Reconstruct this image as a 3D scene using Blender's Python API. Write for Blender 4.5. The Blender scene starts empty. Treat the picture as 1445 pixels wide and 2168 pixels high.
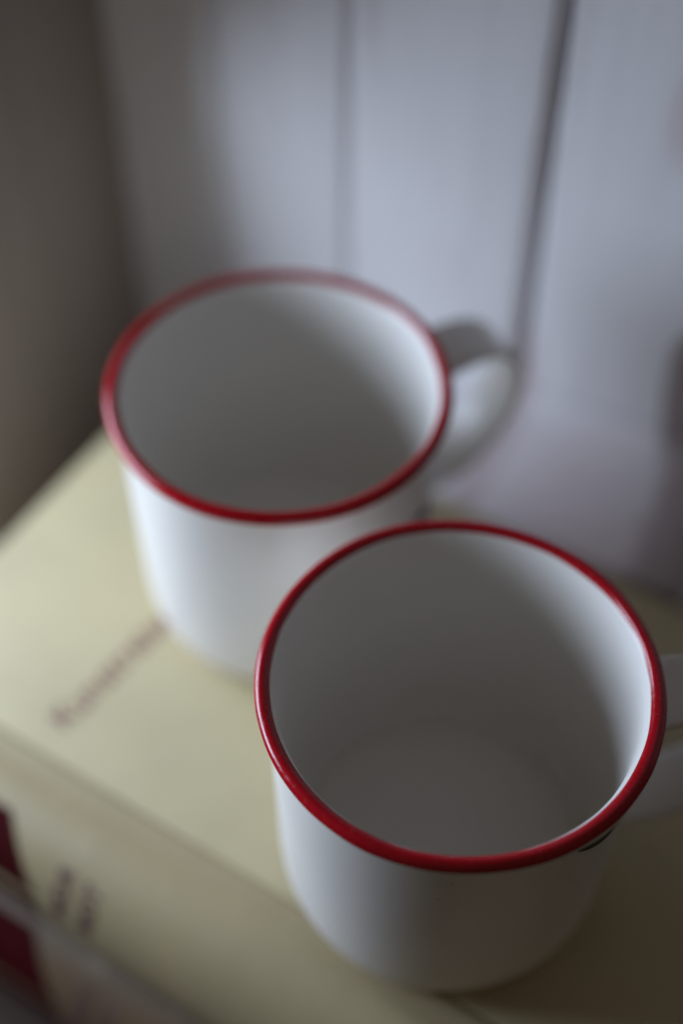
import bpy, bmesh, math, random
from mathutils import Vector, Matrix, noise
random.seed(7)
scene = bpy.context.scene
C = scene.collection
R = math.radians

# ------------------------------------------------------------------ layout
BT = 0.044                 # thickness of one volume
ZB = 2 * BT                # top of the stack of books
ZR = ZB + 0.080            # rim plane of the mugs
M1 = (0.0241, 0.1560)      # near mug
M2 = (-0.0149, 0.2387)     # far mug

# ------------------------------------------------------------------ camera
cam = bpy.data.cameras.new("camera")
cam.lens = 50; cam.sensor_fit = 'VERTICAL'; cam.sensor_height = 36; cam.sensor_width = 24
cam.clip_start = 0.01; cam.clip_end = 100
cam.dof.use_dof = True
cam.dof.focus_distance = 0.281
cam.dof.aperture_fstop = 2.9
co = bpy.data.objects.new("camera", cam); C.objects.link(co)
co.location = (0, 0, 0.2463 + ZR)
co.rotation_euler = (R(90 - 51.035), 0, 0)
scene.camera = co

# ------------------------------------------------------------------ light
world = bpy.data.worlds.new("World"); scene.world = world
world.use_nodes = True
bg = world.node_tree.nodes['Background']
bg.inputs[0].default_value = (1.0, 0.83, 0.66, 1)
bg.inputs[1].default_value = 0.056

lamp = bpy.data.lights.new("window_light", 'AREA')
lamp.shape = 'RECTANGLE'; lamp.size = 0.28; lamp.size_y = 0.16
lamp.energy = 2.2
lamp.color = (0.66, 0.79, 1.0)
lo = bpy.data.objects.new("window_light", lamp); C.objects.link(lo)
lo.location = (-0.31, 0.275, ZR + 0.076)
tgt = Vector((0.0, 0.20, ZR))
lo.rotation_euler = (tgt - Vector(lo.location)).to_track_quat('-Z', 'Y').to_euler()

scene.view_settings.view_transform = 'Standard'
scene.view_settings.look = 'None'
scene.view_settings.exposure = 0.0
scene.view_settings.gamma = 1.0
scene.cycles.max_bounces = 12
scene.cycles.diffuse_bounces = 8

# ------------------------------------------------------------------ helpers
def link(o, parent=None):
    C.objects.link(o)
    if parent: o.parent = parent
    return o

def mesh_obj(name, verts, faces, mat, parent=None, smooth=True, mats=None, fmat=None):
    me = bpy.data.meshes.new(name)
    me.from_pydata([tuple(v) for v in verts], [], faces)
    for m in (mats or [mat]): me.materials.append(m)
    if fmat: me.polygons.foreach_set('material_index', fmat)
    bm = bmesh.new(); bm.from_mesh(me)
    bmesh.ops.recalc_face_normals(bm, faces=bm.faces); bm.to_mesh(me); bm.free()
    if smooth: me.polygons.foreach_set('use_smooth', [True] * len(me.polygons))
    me.update()
    return link(bpy.data.objects.new(name, me), parent)

def empty(name, loc=(0, 0, 0), rz=0.0):
    o = bpy.data.objects.new(name, None); o.empty_display_size = 0.02
    o.location = loc; o.rotation_euler = (0, 0, rz)
    return link(o)

def tag(o, label, cat, group=None, kind=None):
    o['label'] = label; o['category'] = cat
    if group: o['group'] = group
    if kind: o['kind'] = kind
    return o

def material(name):
    m = bpy.data.materials.new(name); m.use_nodes = True
    nt = m.node_tree
    return m, nt, nt.nodes['Principled BSDF']

def node(nt, typ, **kw):
    n = nt.nodes.new(typ)
    for k, v in kw.items():
        if k in n.inputs.keys() if hasattr(n.inputs, 'keys') else False: n.inputs[k].default_value = v
        else: setattr(n, k, v)
    return n

def ramp(nt, src, stops):
    r = nt.nodes.new('ShaderNodeValToRGB')
    e = r.color_ramp.elements
    while len(e) < len(stops): e.new(0.5)
    for i, (p, c) in enumerate(stops):
        e[i].position = p; e[i].color = c if len(c) == 4 else (*c, 1)
    nt.links.new(src, r.inputs[0])
    return r

def noise_tex(nt, scale, detail=4, rough=0.55, vec=None):
    n = nt.nodes.new('ShaderNodeTexNoise')
    n.inputs['Scale'].default_value = scale; n.inputs['Detail'].default_value = detail
    n.inputs['Roughness'].default_value = rough
    if vec is not None: nt.links.new(vec, n.inputs['Vector'])
    return n

def obj_coord(nt, scale=(1, 1, 1), loc=(0, 0, 0)):
    t = nt.nodes.new('ShaderNodeTexCoord'); mp = nt.nodes.new('ShaderNodeMapping')
    mp.inputs['Scale'].default_value = scale; mp.inputs['Location'].default_value = loc
    nt.links.new(t.outputs['Object'], mp.inputs['Vector'])
    return mp.outputs[0]

def mix(nt, fac, a, b, mode='MIX'):
    m = nt.nodes.new('ShaderNodeMix'); m.data_type = 'RGBA'; m.blend_type = mode
    for sock, val in ((m.inputs[0], fac), (m.inputs[6], a), (m.inputs[7], b)):
        if hasattr(val, 'links') or hasattr(val, 'is_linked'): nt.links.new(val, sock)
        elif isinstance(val, tuple): sock.default_value = (*val[:3], 1)
        else: sock.default_value = val
    return m.outputs[2]

def bump(nt, bsdf, height, strength, dist):
    b = nt.nodes.new('ShaderNodeBump'); b.inputs['Strength'].default_value = strength
    b.inputs['Distance'].default_value = dist
    nt.links.new(height, b.inputs['Height']); nt.links.new(b.outputs[0], bsdf.inputs['Normal'])

# ------------------------------------------------------------------ materials
def enamel_white():
    m, nt, b = material('white_enamel')
    v = obj_coord(nt)
    n = noise_tex(nt, 55, 3, vec=v)
    c = ramp(nt, n.outputs[0], [(0.3, (0.81, 0.78, 0.73)), (0.7, (0.835, 0.80, 0.75))])
    sp = noise_tex(nt, 800, 1, vec=v)                       # the odd dark pinhole in the enamel
    s = ramp(nt, sp.outputs[0], [(0.77, (0, 0, 0)), (0.80, (0.6, 0.6, 0.6))])
    nt.links.new(mix(nt, s.outputs[0], c.outputs[0], (0.25, 0.24, 0.23)), b.inputs['Base Color'])
    r = ramp(nt, noise_tex(nt, 90, 4, vec=v).outputs[0], [(0.3, (0.28,) * 3), (0.75, (0.36,) * 3)])
    nt.links.new(r.outputs[0], b.inputs['Roughness'])
    bump(nt, b, noise_tex(nt, 120, 1, vec=v).outputs[0], 0.02, 0.0004)
    return m

def enamel_red():
    m, nt, b = material('red_enamel')
    v = obj_coord(nt)
    n = noise_tex(nt, 70, 3, vec=v)
    c = ramp(nt, n.outputs[0], [(0.3, (0.35, 0.0022, 0.008)), (0.7, (0.42, 0.004, 0.012))])
    nt.links.new(c.outputs[0], b.inputs['Base Color'])
    sc = noise_tex(nt, 900, 3, vec=obj_coord(nt, (1, 1, 0.3)))
    r = ramp(nt, sc.outputs[0], [(0.50, (0.17,) * 3), (0.72, (0.34,) * 3)])
    nt.links.new(r.outputs[0], b.inputs['Roughness'])
    bump(nt, b, noise_tex(nt, 260, 2, vec=v).outputs[0], 0.10, 0.0003)
    return m

def plain(name, col, rough=0.5, spec=0.5):
    m, nt, b = material(name)
    n = noise_tex(nt, 220, 4, vec=obj_coord(nt))
    c = ramp(nt, n.outputs[0], [(0.25, tuple(x * 0.86 for x in col)), (0.8, tuple(min(1, x * 1.1) for x in col))])
    nt.links.new(c.outputs[0], b.inputs['Base Color']); b.inputs['Roughness'].default_value = rough; b.inputs['Specular IOR Level'].default_value = spec
    return m

def book_cloth(name, cream=(0.515, 0.435, 0.256)):
    m, nt, b = material(name)
    v = obj_coord(nt)
    n = noise_tex(nt, 26, 5, 0.6, v)
    c = ramp(nt, n.outputs[0], [(0.28, tuple(x * 0.90 for x in cream)), (0.52, cream),
                                (0.80, (cream[0] * 1.08, cream[1] * 1.03, cream[2] * 0.98))])
    fox = noise_tex(nt, 75, 4, 0.7, obj_coord(nt, loc=(3.1, 1.7, 0)))      # foxing
    f = ramp(nt, fox.outputs[0], [(0.62, (0, 0, 0)), (0.78, (0.5, 0.5, 0.5))])
    nt.links.new(mix(nt, f.outputs[0], c.outputs[0], (0.50, 0.40, 0.27)), b.inputs['Base Color'])
    b.inputs['Roughness'].default_value = 0.48
    bump(nt, b, noise_tex(nt, 900, 3, vec=v).outputs[0], 0.15, 0.0004)
    return m

def paper_edges():
    m, nt, b = material('paper_edges')
    w = noise_tex(nt, 1.0, 2, vec=obj_coord(nt, (8, 8, 2600)))
    c = ramp(nt, w.outputs[0], [(0.3, (0.42, 0.36, 0.25)), (0.7, (0.66, 0.60, 0.46))])
    nt.links.new(c.outputs[0], b.inputs['Base Color']); b.inputs['Roughness'].default_value = 0.8
    bump(nt, b, w.outputs[0], 0.5, 0.0004)
    return m

def whitewash():
    """worn white paint over brown boards; object space is the wall's: x along, z up"""
    m, nt, b = material('worn_white_paint')
    grain = noise_tex(nt, 1.0, 6, 0.62, obj_coord(nt, (130, 130, 7)))
    fine = noise_tex(nt, 1.0, 5, 0.6, obj_coord(nt, (620, 620, 22)))
    base = ramp(nt, grain.outputs[0], [(0.25, (0.74, 0.715, 0.72)), (0.5, (0.79, 0.76, 0.765)), (0.8, (0.81, 0.785, 0.785))])
    pinkn = noise_tex(nt, 1.0, 5, 0.6, obj_coord(nt, (60, 60, 11), (0.7, 0.2, 2.3)))
    pk = ramp(nt, pinkn.outputs[0], [(0.56, (0, 0, 0)), (0.76, (0.45, 0.45, 0.45))])
    col = mix(nt, pk.outputs[0], base.outputs[0], (0.50, 0.39, 0.37))
    # mug's shadow painted brown on the right-hand board, plus pinkish worn patches
    t = nt.nodes.new('ShaderNodeTexCoord')
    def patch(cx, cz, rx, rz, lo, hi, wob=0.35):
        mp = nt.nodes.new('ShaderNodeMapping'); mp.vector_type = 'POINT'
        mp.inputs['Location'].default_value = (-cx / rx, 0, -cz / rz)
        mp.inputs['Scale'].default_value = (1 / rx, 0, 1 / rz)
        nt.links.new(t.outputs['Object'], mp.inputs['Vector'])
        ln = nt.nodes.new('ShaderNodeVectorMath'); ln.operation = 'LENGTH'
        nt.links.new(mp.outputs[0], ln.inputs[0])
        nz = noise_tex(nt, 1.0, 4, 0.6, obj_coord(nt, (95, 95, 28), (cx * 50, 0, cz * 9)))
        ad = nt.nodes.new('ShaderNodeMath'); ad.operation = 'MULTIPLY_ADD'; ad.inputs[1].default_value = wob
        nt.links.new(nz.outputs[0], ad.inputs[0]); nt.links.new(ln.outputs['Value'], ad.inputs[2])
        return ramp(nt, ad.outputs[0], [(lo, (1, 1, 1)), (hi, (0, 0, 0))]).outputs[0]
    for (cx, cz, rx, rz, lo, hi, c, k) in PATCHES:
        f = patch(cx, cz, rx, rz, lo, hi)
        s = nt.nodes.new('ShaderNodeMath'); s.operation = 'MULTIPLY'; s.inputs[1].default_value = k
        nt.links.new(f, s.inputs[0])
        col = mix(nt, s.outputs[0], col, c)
    nt.links.new(col, b.inputs['Base Color'])
    b.inputs['Roughness'].default_value = 0.55
    bump(nt, b, mix(nt, 0.5, grain.outputs[0], fine.outputs[0]), 0.35, 0.0012)
    return m

def brown_wood(name, a, bcol, rough=0.6, axis=2):
    m, nt, b = material(name)
    sc = [120, 120, 120]; sc[axis] = 6
    g = noise_tex(nt, 1.0, 6, 0.6, obj_coord(nt, tuple(sc)))
    c = ramp(nt, g.outputs[0], [(0.25, a), (0.75, bcol)])
    nt.links.new(c.outputs[0], b.inputs['Base Color']); b.inputs['Roughness'].default_value = rough
    bump(nt, b, g.outputs[0], 0.3, 0.001)
    return m

# wall frame: origin on the wall's face at the seam reference, x along the wall to the right
WTH = R(-28)
WT = Vector((math.cos(WTH), math.sin(WTH), 0)); WN = Vector((-WT.y, WT.x, 0))
WO = Vector((0.0597, 0.2527, 0)) + WN * 0.050
#          cx,    cz(z),      rx,    rz,   lo,   hi,  colour, strength
PATCHES = [(0.032, ZR - 0.052, 0.025, 0.050, 0.90, 1.50, (0.30, 0.235, 0.215), 0.95),  # far mug's shadow on the wall, put into the colour
           (0.000, ZR - 0.092, 0.055, 0.024, 0.5, 1.5, (0.80, 0.67, 0.68), 0.7),
           (0.004, ZR + 0.035, 0.010, 0.024, 0.5, 1.5, (0.62, 0.51, 0.49), 0.6),
           (-0.030, ZR - 0.075, 0.008, 0.040, 0.5, 1.5, (0.54, 0.41, 0.41), 0.7)]

WHITE = enamel_white(); RED = enamel_red()
CREAM = book_cloth('cream_book_cloth')
SHADED = book_cloth('shaded_spine_cloth', (0.37, 0.295, 0.165))  # cover cream darkened: shade on the spine put into its colour
SHADED_LOWER = book_cloth('shaded_lower_spine_cloth', (0.15, 0.10, 0.055))  # same cloth darker still, the lower spine's deeper shade as colour
PAPER = paper_edges()
LABELRED = plain('dark_red_print', (0.045, 0.0015, 0.0025), 0.8, 0.1)
INK = plain('brown_red_ink', (0.27, 0.14, 0.105), 0.6)
SPINEINK = plain('dark_violet_ink', (0.115, 0.062, 0.060), 0.7, 0.2)
MARK = plain('blue_black_print', (0.008, 0.008, 0.014), 0.35)
MARKBLUE = plain('violet_blue_print', (0.13, 0.12, 0.22), 0.4)
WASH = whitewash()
JAMB = brown_wood('brown_paint', (0.26, 0.205, 0.165), (0.33, 0.265, 0.215), 0.6)
TABLEWOOD = brown_wood('dark_table_wood', (0.035, 0.018, 0.012), (0.07, 0.036, 0.022), 0.85, axis=0)
BACKING = plain('dark_backing_wood', (0.12, 0.10, 0.10), 0.8)

# ------------------------------------------------------------------ the setting
def box_mesh(name, x0, x1, y0, y1, z0, z1, mat, parent=None, bev=0.0):
    bm = bmesh.new()
    vs = [bm.verts.new((x, y, z)) for x in (x0, x1) for y in (y0, y1) for z in (z0, z1)]
    for f in ((0, 1, 3, 2), (4, 6, 7, 5), (0, 4, 5, 1), (2, 3, 7, 6), (0, 2, 6, 4), (1, 5, 7, 3)):
        bm.faces.new([vs[i] for i in f])
    bmesh.ops.recalc_face_normals(bm, faces=bm.faces)
    if bev: bmesh.ops.bevel(bm, geom=list(bm.edges), offset=bev, segments=3, affect='EDGES', profile=0.6)
    me = bpy.data.meshes.new(name); bm.to_mesh(me); bm.free()
    me.materials.append(mat)
    if bev: me.polygons.foreach_set('use_smooth', [True] * len(me.polygons))
    return link(bpy.data.objects.new(name, me), parent)

table = box_mesh('table_top', -0.7, 0.9, -0.35, 0.75, -0.03, 0.0, TABLEWOOD, None, 0.003)
table['kind'] = 'structure'

wall = empty('plank_wall', WO, WTH)
tag(wall, 'white painted wall of upright wooden planks with pinkish worn patches and a painted brown shadow, behind the mugs', 'wall')
#         from     to     proud   bevel
planks = [(-0.1770, -0.1371, -0.0010, 0.0022), (-0.1363, -0.0928, 0.0, 0.0030), (-0.0916, -0.0338, 0.0004, 0.0030),
          (-0.0304, 0.0480, 0.0, 0.0014), (0.0500, 0.1120, -0.0008, 0.002), (0.1140, 0.1760, 0.0003, 0.002),
          (0.1780, 0.2400, -0.0004, 0.002), (0.2420, 0.3040, 0.0, 0.002)]
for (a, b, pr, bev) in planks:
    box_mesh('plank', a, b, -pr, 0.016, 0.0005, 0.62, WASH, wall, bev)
box_mesh('backing_board', -0.1770, 0.304, 0.0165, 0.024, 0.0005, 0.62, BACKING, wall)

def cove(name, x0, x1, rad, ztop, mat, parent):
    """concave filler, added to lighten the gap between the wall face and the books"""
    h = 0.011
    prof = [(-0.0012, ztop + 0.001)] + [(-0.0012 - rad * (1 - math.cos(R(t))), ztop - h * math.sin(R(t))) for t in range(0, 91, 6)]
    prof += [(-0.0012 - rad - 0.002, ztop - h - 0.0004), (-0.0012 - rad - 0.002, ztop - h - 0.022), (-0.0006, ztop - h - 0.022), (-0.0006, ztop + 0.001)]
    n = len(prof); NX = 40
    vs = [(x0 + (x1 - x0) * i / NX, y, z) for i in range(NX + 1) for y, z in prof]
    fs = [(i * n + k, i * n + (k + 1) % n, (i + 1) * n + (k + 1) % n, (i + 1) * n + k) for i in range(NX) for k in range(n)]
    fs += [tuple(range(n)), tuple(range(NX * n, NX * n + n))]
    return mesh_obj(name, vs, fs, mat, parent)
cove('gap_filler', -0.100, 0.304, 0.045, ZB + 0.006, WASH, wall)  # invented pale piece, brightens the dark gap behind the books

jamb = empty('window_frame', WO + WT * -0.1770, WTH)
tag(jamb, 'brown wooden window frame standing in shade at the left end of the white planks, its unseen top widened to shade the wall', 'window frame')
def prism(name, poly, x0, x1, mat, parent):
    n = len(poly)
    vs = [(x0, y, z) for y, z in poly] + [(x1, y, z) for y, z in poly]
    fs = [tuple(range(n)), tuple(range(n, 2 * n))] + [(k, (k + 1) % n, n + (k + 1) % n, n + k) for k in range(n)]
    return mesh_obj(name, vs, fs, mat, parent, smooth=False)
prism('jamb_board', [(0.024, 0.0005), (0.024, 0.62), (-0.122, 0.62), (-0.122, ZR + 0.066), (-0.086, ZR + 0.042), (-0.060, ZR + 0.024), (-0.060, ZR - 0.004), (-0.098, ZR - 0.100), (-0.098, 0.0005)],  # top widened out of view, added to dim the upper wall
      -0.022, 0.0024, JAMB, jamb)
# ------------------------------------------------------------------ books
BTH = R(-32)
BU = Vector((math.cos(BTH), math.sin(BTH), 0)); BV = Vector((-BU.y, BU.x, 0))
BO = Vector((-0.061, 0.163, 0))
U0, U1, VD = -0.0790, 0.150, 0.1385
SA, SB = 0.018, BT / 2          # spine ellipse half axes

def spine_pt(u, ph, off=0.0):   # ph degrees from the top edge round the spine
    p = R(ph)
    return (u, -0.002 - (SA + off) * math.sin(p), SB + (SB + off) * math.cos(p))

def wrap_poly(name, pts, mat, parent, off, nu=10, npz=12):
    """a quad given as (u, phi) corners, laid on the spine as a thin printed sheet"""
    (a, b, c, d) = pts
    vs = []; fs = []
    for i in range(nu + 1):
        s = i / nu
        for j in range(npz + 1):
            t = j / npz
            u = (a[0] * (1 - s) + b[0] * s) * (1 - t) + (d[0] * (1 - s) + c[0] * s) * t
            ph = (a[1] * (1 - s) + b[1] * s) * (1 - t) + (d[1] * (1 - s) + c[1] * s) * t
            vs.append(spine_pt(u, ph, off))
    for i in range(nu):
        for j in range(npz):
            k = i * (npz + 1) + j
            fs.append((k, k + 1, k + npz + 2, k + npz + 1))
    return mesh_obj(name, vs, fs, mat, parent)

def text_mesh(body, size, extrude=0.0, bold=0.0):
    cu = bpy.data.curves.new('letters', 'FONT'); cu.body = body; cu.size = size
    cu.extrude = extrude; cu.offset = bold; cu.resolution_u = 4; cu.space_character = 1.05
    o = bpy.data.objects.new('letters', cu); C.objects.link(o)
    dg = bpy.context.evaluated_depsgraph_get(); dg.update()
    me = bpy.data.meshes.new_from_object(o.evaluated_get(dg))
    bpy.data.objects.remove(o); bpy.data.curves.remove(cu)
    return me

def make_book(name, loc, label, title, spine_mat):
    bk = empty(name, loc, BTH)
    tag(bk, label, 'book', 'stacked cream hardcover books')
    e = 0.0028
    # spine with joint grooves: one bent sheet, lofted along u
    prof = []
    def edge(v, z): prof.append((v, z))
    top = [(0.0087, BT - 0.0001), (0.0070, BT - 0.0003), (0.0052, BT - 0.0007), (0.0036, BT - 0.0009), (0.0020, BT - 0.0007), (0.0003, BT - 0.0002)]
    for q in top: edge(*q)
    for k in range(0, 41):
        q = spine_pt(0, 180 * k / 40); edge(q[1], q[2])
    for q in reversed(top): edge(q[0], BT - q[1])
    inner = [(v + (0.0016 if v < -0.004 else 0.0), z + (-0.0022 if z > SB + .012 else (0.0022 if z < SB - .012 else 0))) for v, z in prof]
    loop = prof + inner[::-1]
    us = [U0 + 0.0006] + [U0 + (U1 - U0) * i / 30 for i in range(1, 30)] + [U1 - 0.0006]
    vs = []; fs = []; n = len(loop)
    for u in us:
        for (v, z) in loop: vs.append((u, v, z))
    for i in range(len(us) - 1):
        for j in range(n):
            fs.append((i * n + j, i * n + (j + 1) % n, (i + 1) * n + (j + 1) % n, (i + 1) * n + j))
    m = len(prof)
    for base in (0, (len(us) - 1) * n):
        for j in range(m - 1):
            fs.append((base + j, base + j + 1, base + n - 2 - j, base + n - 1 - j))
    mesh_obj('spine', vs, fs, spine_mat, bk)
    box_mesh('front_cover', U0, U1, 0.0088, VD, BT - e, BT, CREAM, bk, 0.0009)
    box_mesh('back_cover', U0, U1, 0.0088, VD, 0.0, e, CREAM, bk, 0.0009)
    box_mesh('page_block', U0 + 0.003, U1 - 0.003, -0.006, VD - 0.003, e + 0.0003, BT - e - 0.0003, PAPER, bk)
    # dark red block print wrapped round the spine, with a cream rule through it
    wrap_poly('spine_label', [(-0.074, 19), (-0.0215, 19), (-0.0075, 70), (-0.074, 70)], LABELRED, bk, 0.00025)
    wrap_poly('spine_label', [(-0.074, 77), (-0.0080, 77), (-0.0040, 122), (-0.074, 122)], LABELRED, bk, 0.00025)
    # two short lines of small lettering round the spine
    for (u, ph0, body) in ((-0.0022, 34, 'ROM'), (0.0062, 34, 'TOM')):
        me = text_mesh(body, 0.0066, bold=0.00020)
        for vtx in me.vertices:
            x, y = vtx.co.x, vtx.co.y
            vtx.co = spine_pt(u + 0.0044 - y, ph0 + x / 0.0200 * 56, 0.0002)
        me.materials.append(SPINEINK)
        link(bpy.data.objects.new('spine_lettering', me), bk)
    if title:
        me = text_mesh('Kunstreise', 0.0098, bold=0.00018)
        w = max(v.co.x for v in me.vertices)
        me.transform(Matrix.Translation(TITLE) @ Matrix.Rotation(R(84.5), 4, 'Z'))
        me.materials.append(INK)
        link(bpy.data.objects.new('title_lettering', me), bk)
    return bk

def to_book(x, y):
    d = Vector((x, y, 0)) - BO
    return (d.dot(BU), d.dot(BV))
tu, tv = to_book(-0.0728, 0.1900)
TITLE = Vector((tu, tv, BT + 0.0002))
make_book('hardcover_book', BO + Vector((0, 0, BT)), 'upper cream hardcover book of the stack, the two mugs standing on its cover', True, SHADED)
make_book('hardcover_book', BO + BU * 0.0068 + BV * -0.0105, 'lower hardcover book with shade painted into its spine, lying under the book that carries the mugs', False, SHADED_LOWER)

# ------------------------------------------------------------------ mugs
def wob(a, z, seed, amp):
    return amp * noise.noise(Vector((math.cos(a) * 1.3 + seed, math.sin(a) * 1.3, z * 18)))

def make_mug(name, loc, haz, label, seed, mark, mark_mat):
    mug = empty(name, (loc[0], loc[1], ZB), 0)
    tag(mug, label, 'mug', 'white enamel mugs with red rims')
    H = 0.080
    rimr = 0.00166           # radius of the rolled bead
    rc = 0.0420 - rimr       # its centre line
    # body: outer wall up, over, inner wall down
    prof = [(0.0, 0.0014), (0.0275, 0.0014), (0.0292, 0.0005), (0.0306, 0.0000), (0.0325, 0.0003), (0.0342, 0.0011), (0.0357, 0.0025),
            (0.0369, 0.0046), (0.0377, 0.0073), (0.0383, 0.0110), (0.0386, 0.0160), (0.0388, 0.024), (0.0390, 0.035), (0.0393, 0.050), (0.0395, 0.062),
            (0.0396, 0.070), (0.0397, 0.0745), (0.0399, 0.0770), (0.0402, 0.0784),
            (0.0392, 0.0793),
            (0.0387, 0.0787), (0.0382, 0.0777), (0.0378, 0.0763), (0.0375, 0.0745), (0.0373, 0.0715), (0.0372, 0.066),
            (0.0372, 0.055), (0.0372, 0.040), (0.0372, 0.024), (0.0372, 0.0145),
            (0.0371, 0.0110), (0.0367, 0.0082), (0.0359, 0.0064), (0.0350, 0.0056), (0.0343, 0.0056), (0.0335, 0.0061), (0.0325, 0.0065),
            (0.030, 0.0067), (0.014, 0.0068), (0.0, 0.0068)]
    N = 160
    vs = []; fs = []
    m = len(prof)
    for i in range(N):
        a = 2 * math.pi * i / N
        for (r, z) in prof:
            rr = r + (wob(a, z, seed, 0.00035) if r > 0.02 else 0)
            vs.append((rr * math.cos(a), rr * math.sin(a), z))
    for i in range(N):
        k = (i + 1) % N
        for j in range(m - 1):
            fs.append((i * m + j, i * m + j + 1, k * m + j + 1, k * m + j))
    body = mesh_obj('body', vs, fs, WHITE, mug)
    bm = bmesh.new(); bm.from_mesh(body.data); bmesh.ops.remove_doubles(bm, verts=bm.verts, dist=1e-6)
    bmesh.ops.recalc_face_normals(bm, faces=bm.faces); bm.to_mesh(body.data); bm.free()
    # rolled red rim, a little uneven
    vs = []; fs = []; K = 20; N2 = 220
    for i in range(N2):
        a = 2 * math.pi * i / N2
        w = wob(a, H, seed, 0.00035)
        rr = rimr * (1 + 0.05 * noise.noise(Vector((math.cos(a) * 5 + seed, math.sin(a) * 5, 3))))
        dz = 0.00022 * noise.noise(Vector((math.cos(a) * 2 - seed, math.sin(a) * 2, 9)))
        for j in range(K):
            b = 2 * math.pi * j / K
            r = rc + w + rr * math.cos(b); z = H - rimr + dz + rr * math.sin(b)
            vs.append((r * math.cos(a), r * math.sin(a), z))
    for i in range(N2):
        k = (i + 1) % N2
        for j in range(K):
            l = (j + 1) % K
            fs.append((i * K + j, k * K + j, k * K + l, i * K + l))
    mesh_obj('rim', vs, fs, RED, mug)
    # strap handle swept along an ear-shaped path in its (r, z) plane
    ctrl = [(0.0386, 0.0665), (0.0440, 0.0676), (0.0525, 0.0682), (0.0605, 0.0662), (0.0662, 0.0610), (0.0686, 0.0530), (0.0674, 0.0440),
            (0.0628, 0.0352), (0.0558, 0.0285), (0.0495, 0.0255), (0.0435, 0.0250), (0.0384, 0.0262)]
    path = []
    for i in range(len(ctrl) - 1):
        p0 = Vector(ctrl[max(0, i - 1)]); p1 = Vector(ctrl[i]); p2 = Vector(ctrl[i + 1]); p3 = Vector(ctrl[min(len(ctrl) - 1, i + 2)])
        for s in range(5):
            t = s / 5
            path.append(0.5 * ((2 * p1) + (-p0 + p2) * t + (2 * p0 - 5 * p1 + 4 * p2 - p3) * t * t + (-p0 + 3 * p1 - 3 * p2 + p3) * t ** 3))
    path.append(Vector(ctrl[-1]))
    W = 0.0083; T = 0.0013
    sect = []
    for j in range(28):
        b = 2 * math.pi * j / 28
        c, s = math.cos(b), math.sin(b)
        x = W * (abs(c) ** 0.45) * (1 if c >= 0 else -1)
        y = T * (abs(s) ** 0.75) * (1 if s >= 0 else -1) - 0.0009 * (1 - (x / W) ** 2) * 0.6
        if abs(x) > W * 0.86: y *= 1.15
        sect.append((x, y))
    vs = []; fs = []; n = len(sect)
    ca, sa = math.cos(haz), math.sin(haz)
    for i, q in enumerate(path):
        d = (path[min(i + 1, len(path) - 1)] - path[max(i - 1, 0)]).normalized()
        nr = Vector((-d.y, d.x))
        f = i / (len(path) - 1)
        wk = 1.0 + 0.14 * (abs(f - 0.5) * 2) ** 3 - 0.05 * math.sin(math.pi * f)
        for (x, y) in sect:
            r = q.x + nr.x * y; z = q.y + nr.y * y
            vs.append((r * ca - x * wk * sa, r * sa + x * wk * ca, z))
    for i in range(len(path) - 1):
        for j in range(n):
            k = (j + 1) % n
            fs.append((i * n + j, i * n + k, (i + 1) * n + k, (i + 1) * n + j))
    fs.append(tuple(range(n))); fs.append(tuple(range((len(path) - 1) * n, len(path) * n)))
    mesh_obj('handle', vs, fs, WHITE, mug)
    # top of the printed motif just under the rim: a tapering curved stroke
    vs = []; fs = []; S = 24
    for i in range(S + 1):
        t = i / S
        az = R(mark[0] + (mark[1] - mark[0]) * t)
        zc = mark[2] + (mark[3] - mark[2]) * math.sin(t * math.pi * 0.5)
        hw = mark[4] * math.sin(math.pi * min(1, max(0.02, t * 0.92 + 0.03))) ** 0.7
        for sgn in (-1, 1):
            z = zc + sgn * hw
            r = 0.0393 + (z - 0.050) * 0.0185 + 0.0004
            vs.append((r * math.cos(az), r * math.sin(az), z))
    for i in range(S):
        fs.append((2 * i, 2 * i + 1, 2 * i + 3, 2 * i + 2))
    mesh_obj('printed_mark', vs, fs, mark_mat, mug)
    return mug

make_mug('enamel_mug', M1, R(5), 'nearer white enamel mug with red rim in sharp focus, handle cut by right edge', 1.7,
         (-57, -38, 0.0700, 0.0640, 0.0010), MARK)
make_mug('enamel_mug', M2, R(30), 'farther blurred white enamel mug with red rim, whole handle close to the plank wall', 5.2,
         (-35, -21, 0.0555, 0.0520, 0.0022), MARKBLUE)
